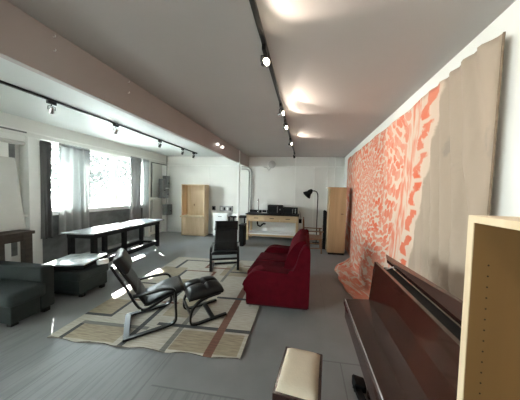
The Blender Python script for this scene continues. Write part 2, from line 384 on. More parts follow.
S('trim_2', M['trim'], ((-5.40, 3.05, 0), (-5.16, 3.22, 2.52)), bevel=.006)          # near pilaster
S('trim_3', M['trim'], ((-5.40, 5.86, 0), (-5.18, 5.95, 2.52)), bevel=.006)          # far pilaster
S('trim_4', M['trim'], ((-5.36, 3.22, 1.06), (-5.20, 5.86, 1.10)), ((-5.36, 3.22, .99), (-5.27, 5.86, 1.06)), bevel=.005)  # sill
S('trim_5', M['trim'], ((-5.2, YF, 2.60), (-5.175, YB, 2.63)), bevel=.005)            # header moulding
S('trim_6', M['beam'], ((-2.12, YF, 2.48), (-2.05, YB, ZC)), bevel=.004)              # the dropped beam
S('trim_7', M['white'], ((-2.095, 5.76, 0), (-2.035, 5.82, ZC)), bevel=.004)             # slim white column under the beam
S('trim_8', M['trim'], ((-5.2, YB - .025, 2.50), (XR, YB, 2.535)), bevel=.004)         # back wall rail
S('trim_9', M['trim'], *[((x - .02, YB - .012, 0), (x + .02, YB, 2.5)) for x in (-3.55, -.38, .27)], *[((x - .02, YB - .012, 2.535), (x + .02, YB, ZC)) for x in (-.38,)])
S('baseboard_back', M['trim'], ((-5.2, YB - .02, 0), (XR, YB, .11)), bevel=.004)
S('baseboard_left', M['trim'], ((-5.36, 5.95, 0), (-5.34, YB, .11)))
S('trim_10', M['greypaint'], ((-5.36, 5.97, 1.32), (-5.335, 6.20, 2.50)), ((-5.36, 6.0, .1), (-5.335, 6.16, 1.2)))   # grey boards of the far recess
S('trim_11', M['trim'], ((-5.36, 6.20, .1), (-5.32, 6.25, 2.50)), ((-5.36, 5.95, 1.25), (-5.17, 6.42, 1.30)), ((-5.36, 6.7, 0), (-5.19, YB, 2.52)))
S('trim_12', M['greypaint'], ((-5.36, 1.2, 1.95), (-5.33, 2.62, 2.36)), ((-5.36, 2.88, .3), (-5.30, 2.96, 2.35)))  # boards of the near recess
S('trim_13', M['trim'], ((-5.36, 2.66, 0), (-5.26, 2.86, 2.36)), ((-5.36, 1.0, 2.42), (-5.22, 3.05, 2.52)), ((-5.36, 2.86, 1.02), (-5.2, 3.05, 1.06)))

S('trim_shadow_gap', M['greypaint'], ((-5.2, 1.0, 2.575), (-5.185, 3.05, 2.60)), ((-5.2, 5.97, 2.49), (-5.185, 6.70, 2.519)))  # dark strips standing in for the shadow line under header and above far recess
# windows: three lights in one long opening
def window(k, y0, y1):
    f = MB(); t = .065; x0, x1 = -5.46, -5.34; z0, z1 = 1.10, 2.52
    for a, b in (((x0, y0, z0), (x1, y0 + t, z1)), ((x0, y1 - t, z0), (x1, y1, z1)), ((x0, y0 + t, z0), (x1, y1 - t, z0 + t)), ((x0, y0 + t, z1 - t), (x1, y1 - t, z1))): f.span(a, b)
    fr = struct(f.build('window_%d' % k, M['trim']))
    g = MB().span((-5.425, y0 + t, z0 + t), (-5.415, y1 - t, z1 - t)).build('pane', M['glass'], fr)
window(1, 3.24, 4.02); window(2, 4.02, 4.90); window(3, 4.90, 5.86)
window(4, -2.3, -1.2); window(5, -1.2, -.1)  # unseen windows, added to bring fill light to the foreground

# outside: ground, eave, trees
S('ground', M['ground'], ((-40, -25, -.9), (-5.75, 40, -.7)))
S('trim_15', M['eave'], ((-5.76, -4, 2.79), (-5.6, 9, 2.87)))
def tree(x, y, h, r, label, n):
    t = thing('tree', label, 'tree', (x, y, -.7), group='trees outside the window')
    tr = MB(); tr.tube([(x, y, -.7), (x + .05, y, h * .4), (x, y + .1, h)], [.14, .1, .04])
    for k in range(9):
        a = k * 2.4; z = h * (.3 + .07 * k); tr.tube([(x, y, z), (x + math.cos(a) * r * .5, y + math.sin(a) * r * .5, z + .5), (x + math.cos(a) * r * .95, y + math.sin(a) * r * .95, z + .7)], [.05, .03, .01], 6)
    tr.build('trunk', M['bark'], t)
    lf = MB()
    for k in range(n // 24):
        a, u, v = random.uniform(0, 2 * PI), random.random() ** .5, random.uniform(-1, 1)
        pc = Vector((x + math.cos(a) * r * u, y + math.sin(a) * r * u, h * .75 + v * h * .5 * math.sqrt(max(0, 1.1 - u * u))))
        for q_ in range(24):
            p = pc + Vector((random.gauss(0, .22), random.gauss(0, .22), random.gauss(0, .16)))
            sz = random.uniform(.10, .26); Rr = Euler((random.uniform(0, 6), random.uniform(0, 6), random.uniform(0, 6))).to_matrix()
            q = [lf.bm.verts.new(p + Rr @ Vector(w) * sz) for w in ((-.5, 0, 0), (0, -.3, .05), (.6, 0, 0), (0, .3, .05))]
            lf.bm.faces.new(q)
    lf.build('foliage', M['leaf'], t)
tree(-11.0, 8.6, 3.6, 2.3, 'pale leafy tree seen through the middle of the window', 3200)
tree(-10.5, 14.3, 3.8, 2.2, 'pale leafy tree seen beside the far window curtain', 3200)

# ------------------------------------------------------------------ curtains
def curtain(y0, y1, ztop, zbot, m, folds, amp, label, flare=1.0, x=-5.14):
    t = thing('curtain', label, 'curtain', (x, (y0 + y1) / 2, zbot))
    b = MB(); yc = (y0 + y1) / 2; ph = random.uniform(0, 6)
    def f(u, v):
        w = 1 + (flare - 1) * (1 - v)
        y = yc + (u - .5) * (y1 - y0) * w
        k = amp * (.45 + .55 * (1 - v)) * (1 + .25 * math.sin(5 * u + ph))
        xx = x + k * math.sin(u * folds * 2 * PI + .6 * math.sin(3 * v + ph)) + .3 * k * math.sin(u * folds * 4.3 * PI + ph)
        return (xx, y + .01 * math.sin(v * 4 + u * 9), zbot + v * (ztop - zbot) + .02 * math.sin(u * folds * 2 * PI) * (1 - v))
    b.grid(int(folds * 12), 24, f)
    b.build('cloth', m, t, smooth=True, mods=(('solid', .003),))
    h = MB(); n = int(folds * 8)
    h.grid(n, 2, lambda u, v: (x + .45 * amp * math.sin(u * folds * 4 * PI) + .004, y0 + u * (y1 - y0), ztop - .005 + v * .035))
    h.build('gathered_heading', m, t, smooth=True, mods=(('solid', .006),))
    return t
curtain(3.20, 3.36, 2.46, .55, M['curtain_dark'], 3, .045, 'dark charcoal curtain gathered narrow beside the white post', 1.12)
curtain(3.485, 4.06, 2.48, .57, M['curtain_sheer'], 4, .06, 'wide pale blue-grey sheer curtain hanging in the window middle', 1.0)
curtain(5.16, 5.52, 2.52, .62, M['curtain_grey'], 3, .055, 'mid-grey pleated curtain at the far end of the window', 1.05)
curtain(5.60, 5.84, 2.52, .66, M['curtain_sheer'], 3, .035, 'narrow pale blue curtain next to the far window post', 1.0)
tag(MB().tube([(-5.215, 3.23, 2.505), (-5.215, 4.6, 2.51), (-5.215, 5.85, 2.515)], .008).build('curtain_rod', M['trim']), 'thin white curtain rod running along the top of the windows', 'curtain rod')
tag(MB().tube([(-5.24, .8, 2.385), (-5.24, 3.04, 2.385)], .035, 14).build('roller_blind', M['canvas']), 'rolled up pale blind above the leaning blank canvas', 'blind')

# ------------------------------------------------------------------ track lighting
def track(x, y0, y1, label):
    t = thing('light_track', label, 'light track', (x, (y0 + y1) / 2, ZC))
    MB().span((x - .018, y0, ZC - .032), (x + .018, y1, ZC - .001), .003).build('rail', M['track'], t)
    MB().span((x - .024, y1, ZC - .036), (x + .024, y1 + .05, ZC), .003).build('end_feed', M['track'], t)
    return t
track(-.38, -1.8, 6.1, 'long black light track on the ceiling over the red sofa')
track(-3.66, -1.0, 6.1, 'long black light track on the ceiling near the windows')
def head(x, y, aim, lit, label, group, body=None):
    """head hangs from the rail; aim is the direction the can points"""
    t = thing('track_spotlight', label, 'spotlight', (x, y, ZC - .03), group=group)
    MB().span((x - .017, y - .05, ZC - .075), (x + .017, y + .05, ZC - .03), .004).build('adapter', M['track'], t)
    c = Vector((x, y, ZC - .155)); d = Vector(aim).normalized(); side = d.cross(Vector((0, 0, 1))).normalized()
    y_ = MB(); y_.tube([(x, y, ZC - .07), (x, y, ZC - .095)], .006)
    y_.tube([c + side * .034, c + side * .034 + Vector((0, 0, .05)), Vector((x, y, ZC - .092)), c - side * .034 + Vector((0, 0, .05)), c - side * .034], .005, 6)
    y_.build('yoke', M['track'], t, smooth=True)
    rot = d.to_track_quat('Z', 'Y').to_matrix().to_4x4(); mt = Matrix.Translation(c) @ rot
    MB().lathe([(0, -.045), (.016, -.045), (.022, -.025), (.029, .015), (.031, .045), (.028, .045), (.025, .03), (.0, .022)], mtx=mt).build('lamp_can', body or M['track'], t, smooth='auto')
    MB().lathe([(0, .030), (.024, .030), (.024, .034), (0, .036)], mtx=mt).build('lens', M['lampon'] if lit else M['lampoff'], t, smooth='auto')
    if lit:
        ld = bpy.data.lights.new('spot_beam', 'SPOT'); ld.energy = lit; ld.color = (1, .86, .73); ld.spot_size = math.radians(104); ld.spot_blend = .3; ld.shadow_soft_size = .03
        lo = bpy.data.objects.new('spot_beam', ld); C.objects.link(lo); lo.location = c + d * .075; lo.rotation_euler = d.to_track_quat('-Z', 'Y').to_euler()
    return t
G = 'spotlights on the track over the sofa'
SP = 9
head(-.38, 1.05, (.75, -.45, -.12), SP * .28, 'lit spotlight at the top edge of the photo, nearest on its track', G)
head(-.38, 1.66, (.55, -.75, -.22), SP, 'glaring lit spotlight, second nearest on the track over the sofa', G)
head(-.38, 2.72, (.9, -.42, -.03), SP, 'lit chrome-backed spotlight about halfway along the sofa track', G, M['chrome'])
head(-.38, 3.30, (.6, -.7, -.2), SP, 'lit spotlight just beyond the middle of the sofa track', G)
head(-.38, 4.40, (.9, -.42, -.03), SP, 'lit spotlight second from the far end of the sofa track', G)
head(-.38, 5.9, (.2, .6, -.7), 0, 'unlit black spotlight at the far end of the sofa track', G)
for yy in (.35, -.7):  # out-of-view heads added as fill light from the camera side
    head(-.38, yy, (.7, .1, -.25), SP * .8, 'added fill spotlight on the sofa track above and behind the viewpoint', G)
G = 'spotlights on the track by the windows'
for yy, lb in ((2.41, 'large chrome and black spotlight nearest on the window track'), (3.36, 'second nearest unlit spotlight on the window track'), (4.50, 'third unlit spotlight along the window track, past the middle'), (5.40, 'unlit spotlight next to last on the window track'), (5.97, 'last unlit spotlight at the far end of the window track')):
    head(-3.66, yy, (-.5, .25, -.75), 0, lb, G, M['chrome'] if yy < 3.5 else None)

# little fittings on the beam
for y, lb in ((4.18, 'small white bulb on the beam, left one of the pair'), (4.44, 'small white bulb on the beam, right one of the pair')):
    t = thing('beam_bulb', lb, 'bulb', (-2.05, y, 2.64), group='bulbs on the beam')
    mt = Matrix.Translation((-2.05, y, 2.64)) @ Matrix.Rotation(PI / 2, 4, 'Y')
    MB().lathe([(0, 0), (.03, 0), (.03, .015), (.018, .03), (0, .03)], mtx=mt).build('socket', M['trim'], t)
    MB().lathe([(.016, .03), (.028, .05), (.03, .07), (.02, .088), (0, .093)], mtx=mt).build('globe', M['lit'], t, smooth=True)
for y, z, lb in ((1.37, 2.80, 'small white hook upper on the near part of the beam'), (1.37, 2.69, 'small white hook lower on the near part of the beam'), (2.03, 2.81, 'small white hook upper on the middle of the beam'), (2.03, 2.69, 'small white hook lower on the middle of the beam')):
    tag(MB().tube([(-2.06, y, z), (-2.035, y, z), (-2.03, y, z + .008), (-2.034, y, z + .014)], .004, 6).build('hanging_hook', M['white']), lb, 'hook', 'hooks in the beam')

# ------------------------------------------------------------------ things along the back wall
def plywood_cabinet():
    x0, x1, y0, y1, h = -4.30, -3.46, 6.30, 6.62, 1.80
    t = thing('plywood_cabinet', 'open plywood cabinet with a low front panel, standing against the back wall', 'cabinet', ((x0 + x1) / 2, 6.54, 0))
    w = .022
    for a, b in (((x0, y0, 0), (x0 + w, y1, h)), ((x1 - w, y0, 0), (x1, y1, h))): MB().span(a, b, .002).build('side_panel', M['ply'], t)
    MB().span((x0 + w, y0, h - w), (x1 - w, y1, h), .002).build('top_panel', M['ply'], t)
    MB().span((x0 + w, y1 - w, .04), (x1 - w, y1, h - w)).build('back_panel', M['plyknot'], t)
    MB().span((x0 + w, y0 + .005, .05), (x1 - w, y0 + w, .66)).build('front_panel', M['ply'], t)
    MB().span((x0 - .01, y0 - .07, .66), (x1 - .04, y1 - w, .705), .004).build('worktop', M['shelfedge'], t)
    MB().span((x0 + .03, y0 + .06, 0), (x1 - .03, y1 - .05, .05)).build('plinth', M['ply'], t)
plywood_cabinet()

def drawer_cabinet():
    x0, x1, y0, y1 = -3.18, -2.66, 6.38, 6.76
    t = thing('drawer_cabinet', 'small white drawer cabinet behind the black lounge chair', 'cabinet', ((x0 + x1) / 2, 6.57, 0))
    MB().span((x0, y0 + .02, .04), (x1, y1, .80), .004).build('body', M['white'], t)
    MB().span((x0 - .01, y0 - .005, .80), (x1 + .01, y1, .825), .003).build('top', M['white'], t)
    for k in range(3):
        z0 = .06 + .25 * k
        d = MB().span((x0 + .01, y0, z0), (x1 - .01, y0 + .02, z0 + .235), .003).build('drawer', M['white'], t)
        MB().span(((x0 + x1) / 2 - .06, y0 - .018, z0 + .15), ((x0 + x1) / 2 + .06, y0 - .001, z0 + .165), .002).build('pull', M['black'], d)
drawer_cabinet()
t = thing('wall_panel', 'grey metal wall box with switches above the white drawer cabinet', 'wall box', (-2.87, YB - .01, .93))
MB().span((-3.10, YB - .07, .86), (-2.62, YB - .002, 1.06), .006).build('body', M['steel'], t)
for k in range(4): MB().span((-3.05 + .11 * k, YB - .09, .90), (-2.99 + .11 * k, YB - .071, 1.01), .004).build('switch', M['black'] if k % 2 else M['white'], t)
t = thing('wall_outlet', 'small grey outlet box on the back wall beside the plywood cabinet', 'outlet', (-3.35, YB - .01, .95))
MB().span((-3.41, YB - .03, .88), (-3.28, YB - .001, 1.04), .004).build('plate', M['boxgrey'], t); MB().span((-3.385, YB - .037, .91), (-3.305, YB - .031, 1.01)).build('socket', M['blackmatte'], t)

# low dark side table behind the column
t = thing('side_table', 'low black side table behind the slim white column', 'table', (-2.25, 6.45, 0))
MB().span((-2.56, 6.2, .72), (-1.96, 6.7, .75), .004).build('tabletop', M['blackmatte'], t)
MB().span((-2.5, 6.25, .25), (-2.02, 6.65, .275), .004).build('shelf', M['blackmatte'], t)
for x in (-2.53, -1.99):
    for y in (6.23, 6.67): MB().span((x - .02, y - .02, 0), (x + .02, y + .02, .72)).build('leg', M['blackmatte'], t)
t = thing('rubbish_bin', 'tall black bin at the foot of the white column', 'bin', (-1.82, 5.55, 0))
MB().span((-1.90, 5.42, 0), (-1.76, 5.70, .60), .012).build('body', M['blackmatte'], t); MB().span((-1.91, 5.41, .60), (-1.75, 5.71, .64), .008).build('lid', M['black'], t)
# a small white ring stand (tape dispenser shape) on the side table
t = thing('paper_stand', 'small white paper stand on the low black side table', 'stand', (-2.4, 6.5, .75))
MB().prism([(-2.55, .75), (-2.47, .86), (-2.44, .86), (-2.25, .75)], 6.45, 6.55).build('body', M['white'], t)

# ---- sink workbench
def workbench():
    x0, x1, y0, y1 = -1.92, -.22, 6.22, 6.69
    t = thing('workbench', 'pine workbench with three drawers and black top against the back wall', 'workbench', ((x0 + x1) / 2, 6.48, 0))
    MB().span((x0 - .03, y0 - .04, .845), (x1 + .03, y1 + .01, .885), .004).build('worktop', M['black'], t)
    MB().span((x0 - .03, y1 - .01, .885), (-1.0, y1 + .01, .97)).build('backsplash', M['black'], t)
    for x in (x0 + .03, x1 - .03):
        for y in (y0 + .03, y1 - .03): MB().span((x - .035, y - .035, 0), (x + .035, y + .035, .845), .003).build('leg', M['benchwood'], t)
    f = MB(); f.span((x0 + .065, y0 + .005, .815), (x1 - .065, y0 + .03, .845)); f.span((x0 + .065, y0 + .005, .63), (x1 - .065, y0 + .03, .655)); f.span((x0 + .065, y1 - .04, .63), (x1 - .065, y1 - .01, .845))
    for x in (x0 + .01, x1 - .035): f.span((x, y0 + .065, .63), (x + .025, y1 - .065, .845))
    f.build('apron', M['benchwood'], t)
    L = (x1 - x0 - .13) / 3
    for k in range(3):
        a = x0 + .065 + k * L
        d = MB().span((a + .006, y0 - .008, .658), (a + L - .006, y0 + .012, .812), .003).build('drawer', M['benchwood'], t)
        MB().span((a + L / 2 - .07, y0 - .028, .735), (a + L / 2 + .07, y0 - .009, .752), .003).build('pull', M['black'], d)
    MB().span((x0 + .02, y0 + .02, .20), (x1 - .02, y1 - .02, .235), .003).build('shelf', M['white'], t)
    MB().span((x0 + .065, y0 + .005, .145), (x1 - .065, y0 + .03, .20)).build('stretcher', M['benchwood'], t)
    MB().span((x0 + .45, y1 - .035, .235), (x1 - .065, y1 - .02, .63)).build('back_panel', M['white'], t)
    p = MB(); p.tube([(-1.62, 6.5, .84), (-1.62, 6.5, .55), (-1.60, 6.5, .45), (-1.52, 6.5, .42), (-1.46, 6.5, .48), (-1.40, 6.52, .52), (-1.36, 6.56, .5)], .028)
    p.tube([(-1.62, 6.5, .66), (-1.45, 6.5, .66)], .02); p.build('drain_pipe', M['blackmatte'], t, smooth=True)
    f = MB(); f.tube([(-1.62, 6.62, .885), (-1.62, 6.62, 1.30), (-1.62, 6.60, 1.36), (-1.62, 6.56, 1.37), (-1.62, 6.50, 1.33), (-1.62, 6.49, 1.28)], .016)
    f.lathe([(.032, 0), (.032, .04), (.018, .06), (0, .06)], (-1.62, 6.62, .885)); f.tube([(-1.62, 6.62, .95), (-1.55, 6.60, .98)], .008); f.build('tap', M['chrome'], t, smooth='auto')
workbench()
def appliance(name, x0, x1, z1, label, cat, knobs):
    y0, y1 = 6.30, 6.64
    t = thing(name, label, cat, ((x0 + x1) / 2, 6.5, .886))
    MB().span((x0, y0 + .02, .90), (x1, y1, z1), .006).build('body', M['blackmatte'], t)
    for x in (x0 + .05, x1 - .05): MB().span((x - .02, y0 + .05, .886), (x + .02, y1 - .05, .901)).build('foot', M['blackmatte'], t)
    w = x1 - x0
    d = MB().span((x0 + .006, y0, .905), (x0 + w * .74, y0 + .019, z1 - .006), .004).build('door', M['black'], t)
    MB().span((x0 + .05, y0 - .004, .945), (x0 + w * .62, y0 + .001, z1 - .045)).build('window', M['glassdark'], d)
    MB().span((x0 + w * .68, y0 - .025, .93), (x0 + w * .71, y0 - .001, z1 - .03), .004).build('handle', M['steel'], d)
    MB().span((x0 + w * .75, y0 + .002, .905), (x1 - .005, y0 + .019, z1 - .006), .003).build('control_panel', M['black'], t)
    for k in range(knobs):
        z = .93 + (k + .5) * (z1 - .95) / knobs
        MB().lathe([(0, 0), (.024, 0), (.022, .02), (0, .022)], mtx=Matrix.Translation((x0 + w * .87, y0 + .002, z)) @ Matrix.Rotation(PI / 2, 4, 'X')).build('knob', M['steel'], t)
appliance('microwave_oven', -1.24, -.76, 1.17, 'black microwave oven, left one on the pine workbench', 'microwave', 1)
appliance('toaster_oven', -.745, -.25, 1.10, 'black toaster oven with pale knobs, right one on the workbench', 'oven', 3)
t = thing('dish_rack', 'thin wire hoop stand left of the microwave on the workbench', 'rack', (-1.4, 6.62, .885))
MB().tube([(-1.47, 6.52, .885)] + [(-1.39 - .08 * math.cos(a), 6.52, 1.17 + .06 * math.sin(a)) for a in [PI * k / 10 for k in range(11)]] + [(-1.31, 6.52, .885)], .006, 6).build('hoop', M['white'], t, smooth=True)
MB().span((-1.48, 6.47, .886), (-1.30, 6.57, .896)).build('base', M['white'], t)
# conduits from the beam down to the bench
for x, lb, bend in ((-2.02, 'left of two tall metal conduits curving into the beam', .12), (-1.92, 'right of two tall metal conduits curving into the beam', .20)):
    yy = YB - .05; pts = [(x, yy, .30), (x, yy, 2.28)]
    for k in range(1, 9):
        a = k / 8 * PI / 2; pts.append((x - bend * (1 - math.cos(a)), yy, 2.28 + bend * math.sin(a)))
    pts.append((-2.3, yy, 2.28 + bend))
    tag(MB().tube(pts, .022, 12).build('conduit', M['pipe'], smooth=True), lb, 'pipe', 'conduits by the beam')
t = thing('wall_lamp', 'round white wall lamp on a bent arm high on the back wall', 'lamp', (-1.3, YB - .01, 2.42))
MB().tube([(-1.5, YB - .02, 2.48), (-1.38, YB - .05, 2.46), (-1.30, YB - .10, 2.36), (-1.24, YB - .13, 2.42), (-1.2, YB - .14, 2.5)], .011, 8).build('arm', M['lampgrey'], t, smooth=True)
MB().lathe([(0, -.03), (.06, -.028), (.125, 0), (.13, .015), (.11, .012), (0, .0)], mtx=Matrix.Translation((-1.18, YB - .15, 2.56)) @ Euler((PI / 2 + .1, 0, 0)).to_matrix().to_4x4()).build('reflector', M['lampgrey'], t, smooth='auto')
t = thing('wall_socket', 'small dark socket on the back wall beside the floor lamp', 'outlet', (-.16, YB - .02, .62))
MB().span((-.21, YB - .05, .55), (-.11, YB - .013, .69), .004).build('plate', M['blackmatte'], t)
MB().tube([(-.16, YB - .05, .62), (-.14, YB - .1, .75), (-.17, YB - .09, .90), (-.19, YB - .08, .96)], .007, 6).build('cord', M['blackmatte'], t, smooth=True)
tag(MB().tube([(.72, YB - .03, .12), (.72, YB - .03, 2.84)], .016).build('conduit', M['trim']), 'thin white conduit in the far right corner of the back wall', 'pipe')
tag(MB().tube([(.95, YB - .03, .12), (.95, YB - .03, 2.84)], .016).build('conduit', M['trim']), 'white conduit on the back wall closest to the orange cloth', 'pipe')
tag(MB().tube([(-.2, YB - .03, .33), (.55, YB - .03, .33)], .012).build('wall_pipe', M['pipe']), 'thin horizontal pipe low on the wall behind the wooden armchair', 'pipe')

# ---- floor lamp
t = thing('floor_lamp', 'black floor lamp with a bell shade and curved neck by the back wall', 'lamp', (.38, 6.25, 0))
MB().lathe([(0, 0), (.14, 0), (.14, .012), (.04, .03), (.015, .04), (0, .04)], (.38, 6.25, 0)).build('base', M['blackmatte'], t, smooth='auto')
MB().tube([(.38, 6.25, .03), (.385, 6.25, 1.50), (.38, 6.25, 1.58), (.345, 6.25, 1.65), (.27, 6.24, 1.68), (.20, 6.23, 1.67)], .015, 10).build('pole', M['blackmatte'], t, smooth=True)
MB().lathe([(0, .12), (.035, .12), (.05, .09), (.075, .04), (.08, -.02), (.14, -.12), (.145, -.14), (.135, -.13), (.07, -.02), (0, .05)], mtx=Matrix.Translation((.12, 6.22, 1.63)) @ Euler((.25, .75, 0)).to_matrix().to_4x4()).build('lamp_shade', M['blackmatte'], t, smooth='auto')

# ---- wooden armchair
t = thing('wooden_armchair', 'low brown wooden armchair in front of the floor lamp', 'chair', (.24, 5.45, 0))
for y in (5.2, 5.7):
    MB().bar((.02, y, 0), (-.04, y, .90), .04, .035).build('leg', M['chairwood'], t)
    MB().bar((.46, y, 0), (.44, y, .58), .04, .035).build('leg', M['chairwood'], t)
    MB().span((-.02, y - .03, .575), (.50, y + .03, .60), .006).build('armrest', M['chairwood'], t)
    MB().span((.0, y - .012, .12), (.45, y + .012, .15)).build('stretcher', M['chairwood'], t)
MB().span((-.0, 5.19, .36), (.47, 5.71, .40), .008).build('seat', M['chairwood'], t)
for z in (.62, .76, .86): MB().span((-.055, 5.22, z - .03), (-.025, 5.68, z + .03), .004).build('back_slat', M['chairwood'], t)

# ---- tall plywood cabinet and the black case
t = thing('tall_cabinet', 'tall plain plywood cabinet standing closed beside the orange cloth', 'cabinet', (.83, 5.35, 0))
MB().prism([(.60, .06), (1.05, .06), (1.05, 1.75), (.625, 1.75)], 5.16, 5.55).build('body', M['plydoor'], t)
MB().span((.59, 5.15, 1.75), (1.055, 5.56, 1.775), .003).build('top', M['plydoor'], t)
MB().span((.63, 5.18, 0), (1.04, 5.54, .06)).build('plinth', M['black'], t)
MB().span((.632, 5.146, .08), (1.045, 5.16, 1.74), .002).build('door', M['plydoor'], t)
MB().span((.92, 5.135, 1.07), (.985, 5.147, 1.095)).build('latch', M['chairwood'], t)
tag(MB().prism([(.54, .02), (.66, .02), (.66, 1.1), (.58, 1.15), (.54, 1.12)], 5.62, 5.72, bevel=.01).build('instrument_case', M['blackmatte']), 'tall black case propped upright behind the plain plywood cabinet', 'case')
bpy.data.objects['instrument_case'].location = (-.02, .0, -.02)

# ------------------------------------------------------------------ electrical boxes in the far left corner
def ebox(y0, y1, z0, z1, label, d=.15, extra=True, x=-5.19):
    t = thing('electrical_box', label, 'electrical box', (x, (y0 + y1) / 2, z0), group='grey electrical boxes')
    MB().span((x, y0, z0), (x + d, y1, z1), .006).build('body', M['boxgrey'], t)
    MB().span((x + d, y0 + .015, z0 + .015), (x + d + .012, y1 - .015, z1 - .015), .004).build('cover', M['boxgrey'], t)
    if extra:
        MB().tube([(x + d + .012, (y0 + y1) / 2, z0 + .4 * (z1 - z0)), (x + d + .06, (y0 + y1) / 2, z0 + .4 * (z1 - z0))], .015).build('lever', M['black'], t)
ebox(6.32, 6.50, 1.30, 1.98, 'tall grey electrical box left in the far corner cluster', .13)
ebox(6.51, 6.69, 1.66, 2.10, 'upper right grey electrical box in the far corner cluster', .15)
ebox(6.51, 6.69, 1.28, 1.64, 'lower right grey electrical box in the far corner cluster', .12)
ebox(6.50, 6.76, .66, 1.05, 'separate low grey electrical box under the corner cluster', .20)
tag(MB().tube([(-5.1, 6.62, 1.05), (-5.1, 6.62, 1.28)], .015).build('conduit', M['pipe']), 'short grey conduit joining the low electrical box to the cluster', 'pipe')
tag(MB().tube([(-5.12, 6.64, 2.10), (-5.12, 6.64, 2.84)], .015).build('conduit', M['pipe']), 'vertical grey conduit rising from the electrical boxes to the ceiling', 'pipe')

# ------------------------------------------------------------------ left side furniture
def work_table():
    x0, x1, y0, y1, h = -4.36, -3.74, 3.0, 4.90, .775
    t = thing('work_table', 'long black-framed work table with a sunlit grey top below the window', 'table', (x1, y0, 0))
    MB().span((x0, y0, h - .025), (x1, y1, h), .004).build('tabletop', M['tabletop'], t)
    f = MB(); f.span((x0 + .05, y0 + .05, h - .105), (x1 - .04, y0 + .075, h - .026)); f.span((x0 + .05, y1 - .155, h - .105), (x1 - .04, y1 - .13, h - .026))
    for x in (x0 + .05, x1 - .065): f.span((x, y0 + .05, h - .105), (x + .025, y1 - .13, h - .026))
    f.build('apron', M['black'], t)
    for x in (x0 + .09, x1 - .08):
        for y in (y0 + .09, y0 + .72, y1 - .17):
            l = MB().span((x - .035, y - .035, .07), (x + .035, y + .035, h - .026), .003).build('leg', M['black'], t)
            MB().tube([(x, y, 0), (x, y, .07)], .02, 10).build('caster', M['steel'], l)
        MB().span((x - .03, y0 + .09, .14), (x + .03, y1 - .17, .23)).build('long_stretcher', M['black'], t)
    for y in (y0 + .09, y1 - .17): MB().span((x0 + .09, y - .02, .16), (x1 - .08, y + .02, .21)).build('cross_stretcher', M['black'], t)
    t.rotation_euler.z = math.radians(3.2)
work_table()

def timber_table():
    x1, y1, h = -4.40, 2.66, .87
    t = thing('timber_table', 'dark timber table at the left edge carrying the blank canvas', 'table', (x1 - .3, y1 - .8, 0))
    MB().span((-5.1, 1.0, h - .05), (x1, y1, h), .006).build('tabletop', M['darkwood'], t)
    MB().span((-5.05, 1.05, h - .15), (x1 - .04, y1 - .05, h - .05)).build('apron', M['darkwood'], t)
    for x in (-5.02, x1 - .06):
        for y in (1.1, y1 - .07): MB().span((x - .045, y - .045, 0), (x + .045, y + .045, h - .051), .004).build('leg', M['darkwood'], t)
timber_table()
t = thing('blank_canvas', 'large blank stretched canvas leaning on the dark timber table', 'canvas', (-4.62, 1.9, .872))
rot = Matrix.Rotation(-.17, 4, 'Y')
MB().box(Vector((-4.62, 1.85, .878)) + rot @ Vector((-.0, 0, .60)), (.03, 1.66, 1.19), rot, .004).build('canvas_face', M['canvas'], t)
fb = MB()
for z in (.06, 1.15): fb.box(Vector((-4.62, 1.85, .878)) + rot @ Vector((-.03, 0, z)), (.03, 1.64, .05), rot)
fb.build('stretcher_bar', M['benchwood'], t)

# dark green armchair and ottoman
def armchair():
    t = thing('armchair', 'dark green upholstered armchair at the left edge of the photo', 'armchair', (-3.55, 1.75, 0))
    MB().span((-4.15, 1.74, .035), (-3.23, 1.985, .27), .012).build('base', M['greenfab'], t)
    MB().span((-4.1, 1.66, .272), (-3.10, 1.975, .43), .05, 4).build('seat_cushion', M['greenfab'], t, smooth='auto')
    MB().span((-4.20, 1.987, .06), (-3.22, 2.12, .585), .022, 3).build('armrest', M['greenfab'], t, smooth='auto')
    MB().box((-4.02, 1.81, .62), (.20, .34, .56), Euler((0, -.26, 0)), .06, 4).build('back_cushion', M['greenfab'], t, smooth='auto')
    MB().box((-4.22, 1.86, .46), (.12, .50, .80), Euler((0, -.12, 0)), .03, 3).build('backrest', M['greenfab'], t, smooth='auto')
    for x in (-3.28, -4.1):
        for y in (1.78, 2.06): MB().span((x - .03, y - .03, 0), (x + .03, y + .03, .062)).build('leg', M['black'], t)
armchair()
t = thing('ottoman', 'dark green square ottoman with cushion between armchair and table', 'ottoman', (-3.42, 2.68, 0))
MB().span((-3.78, 2.36, .055), (-3.18, 2.76, .245), .010).build('base', M['greenfab'], t, smooth='auto')
MB().span((-3.80, 2.34, .247), (-3.16, 2.78, .375), .035, 4).build('cushion', M['greenfab'], t, smooth='auto')
for x in (-3.72, -3.21):
    for y in (2.42, 2.70): MB().span((x - .025, y - .025, 0), (x + .025, y + .025, .056)).build('leg', M['black'], t)
t = thing('flat_box', 'flat glossy pale box with dark sides lying on the green ottoman', 'box', (-3.56, 2.67, .378), .40)
rot = Euler((.03, -.0, .28)); MB().box((-3.53, 2.60, .425), (.52, .46, .06), rot, .012, 2).build('body', M['blackmatte'], t, smooth='auto')
MB().box((-3.53, 2.60, .466), (.54, .48, .024), rot, .008, 2).build('lid', M['boxtop'], t, smooth='auto')
tag(MB().lathe([(0, -.07), (.033, -.067), (.042, -.05), (.042, .05), (.033, .067), (0, .07)], mtx=Matrix.Translation((-3.19, 2.70, .418)) @ Matrix.Rotation(-.5, 4, 'Z') @ Matrix.Rotation(PI / 2, 4, 'X')).build('rolled_towel', M['white'], smooth='auto'), 'small pale rolled towel at the right edge of the ottoman', 'towel')

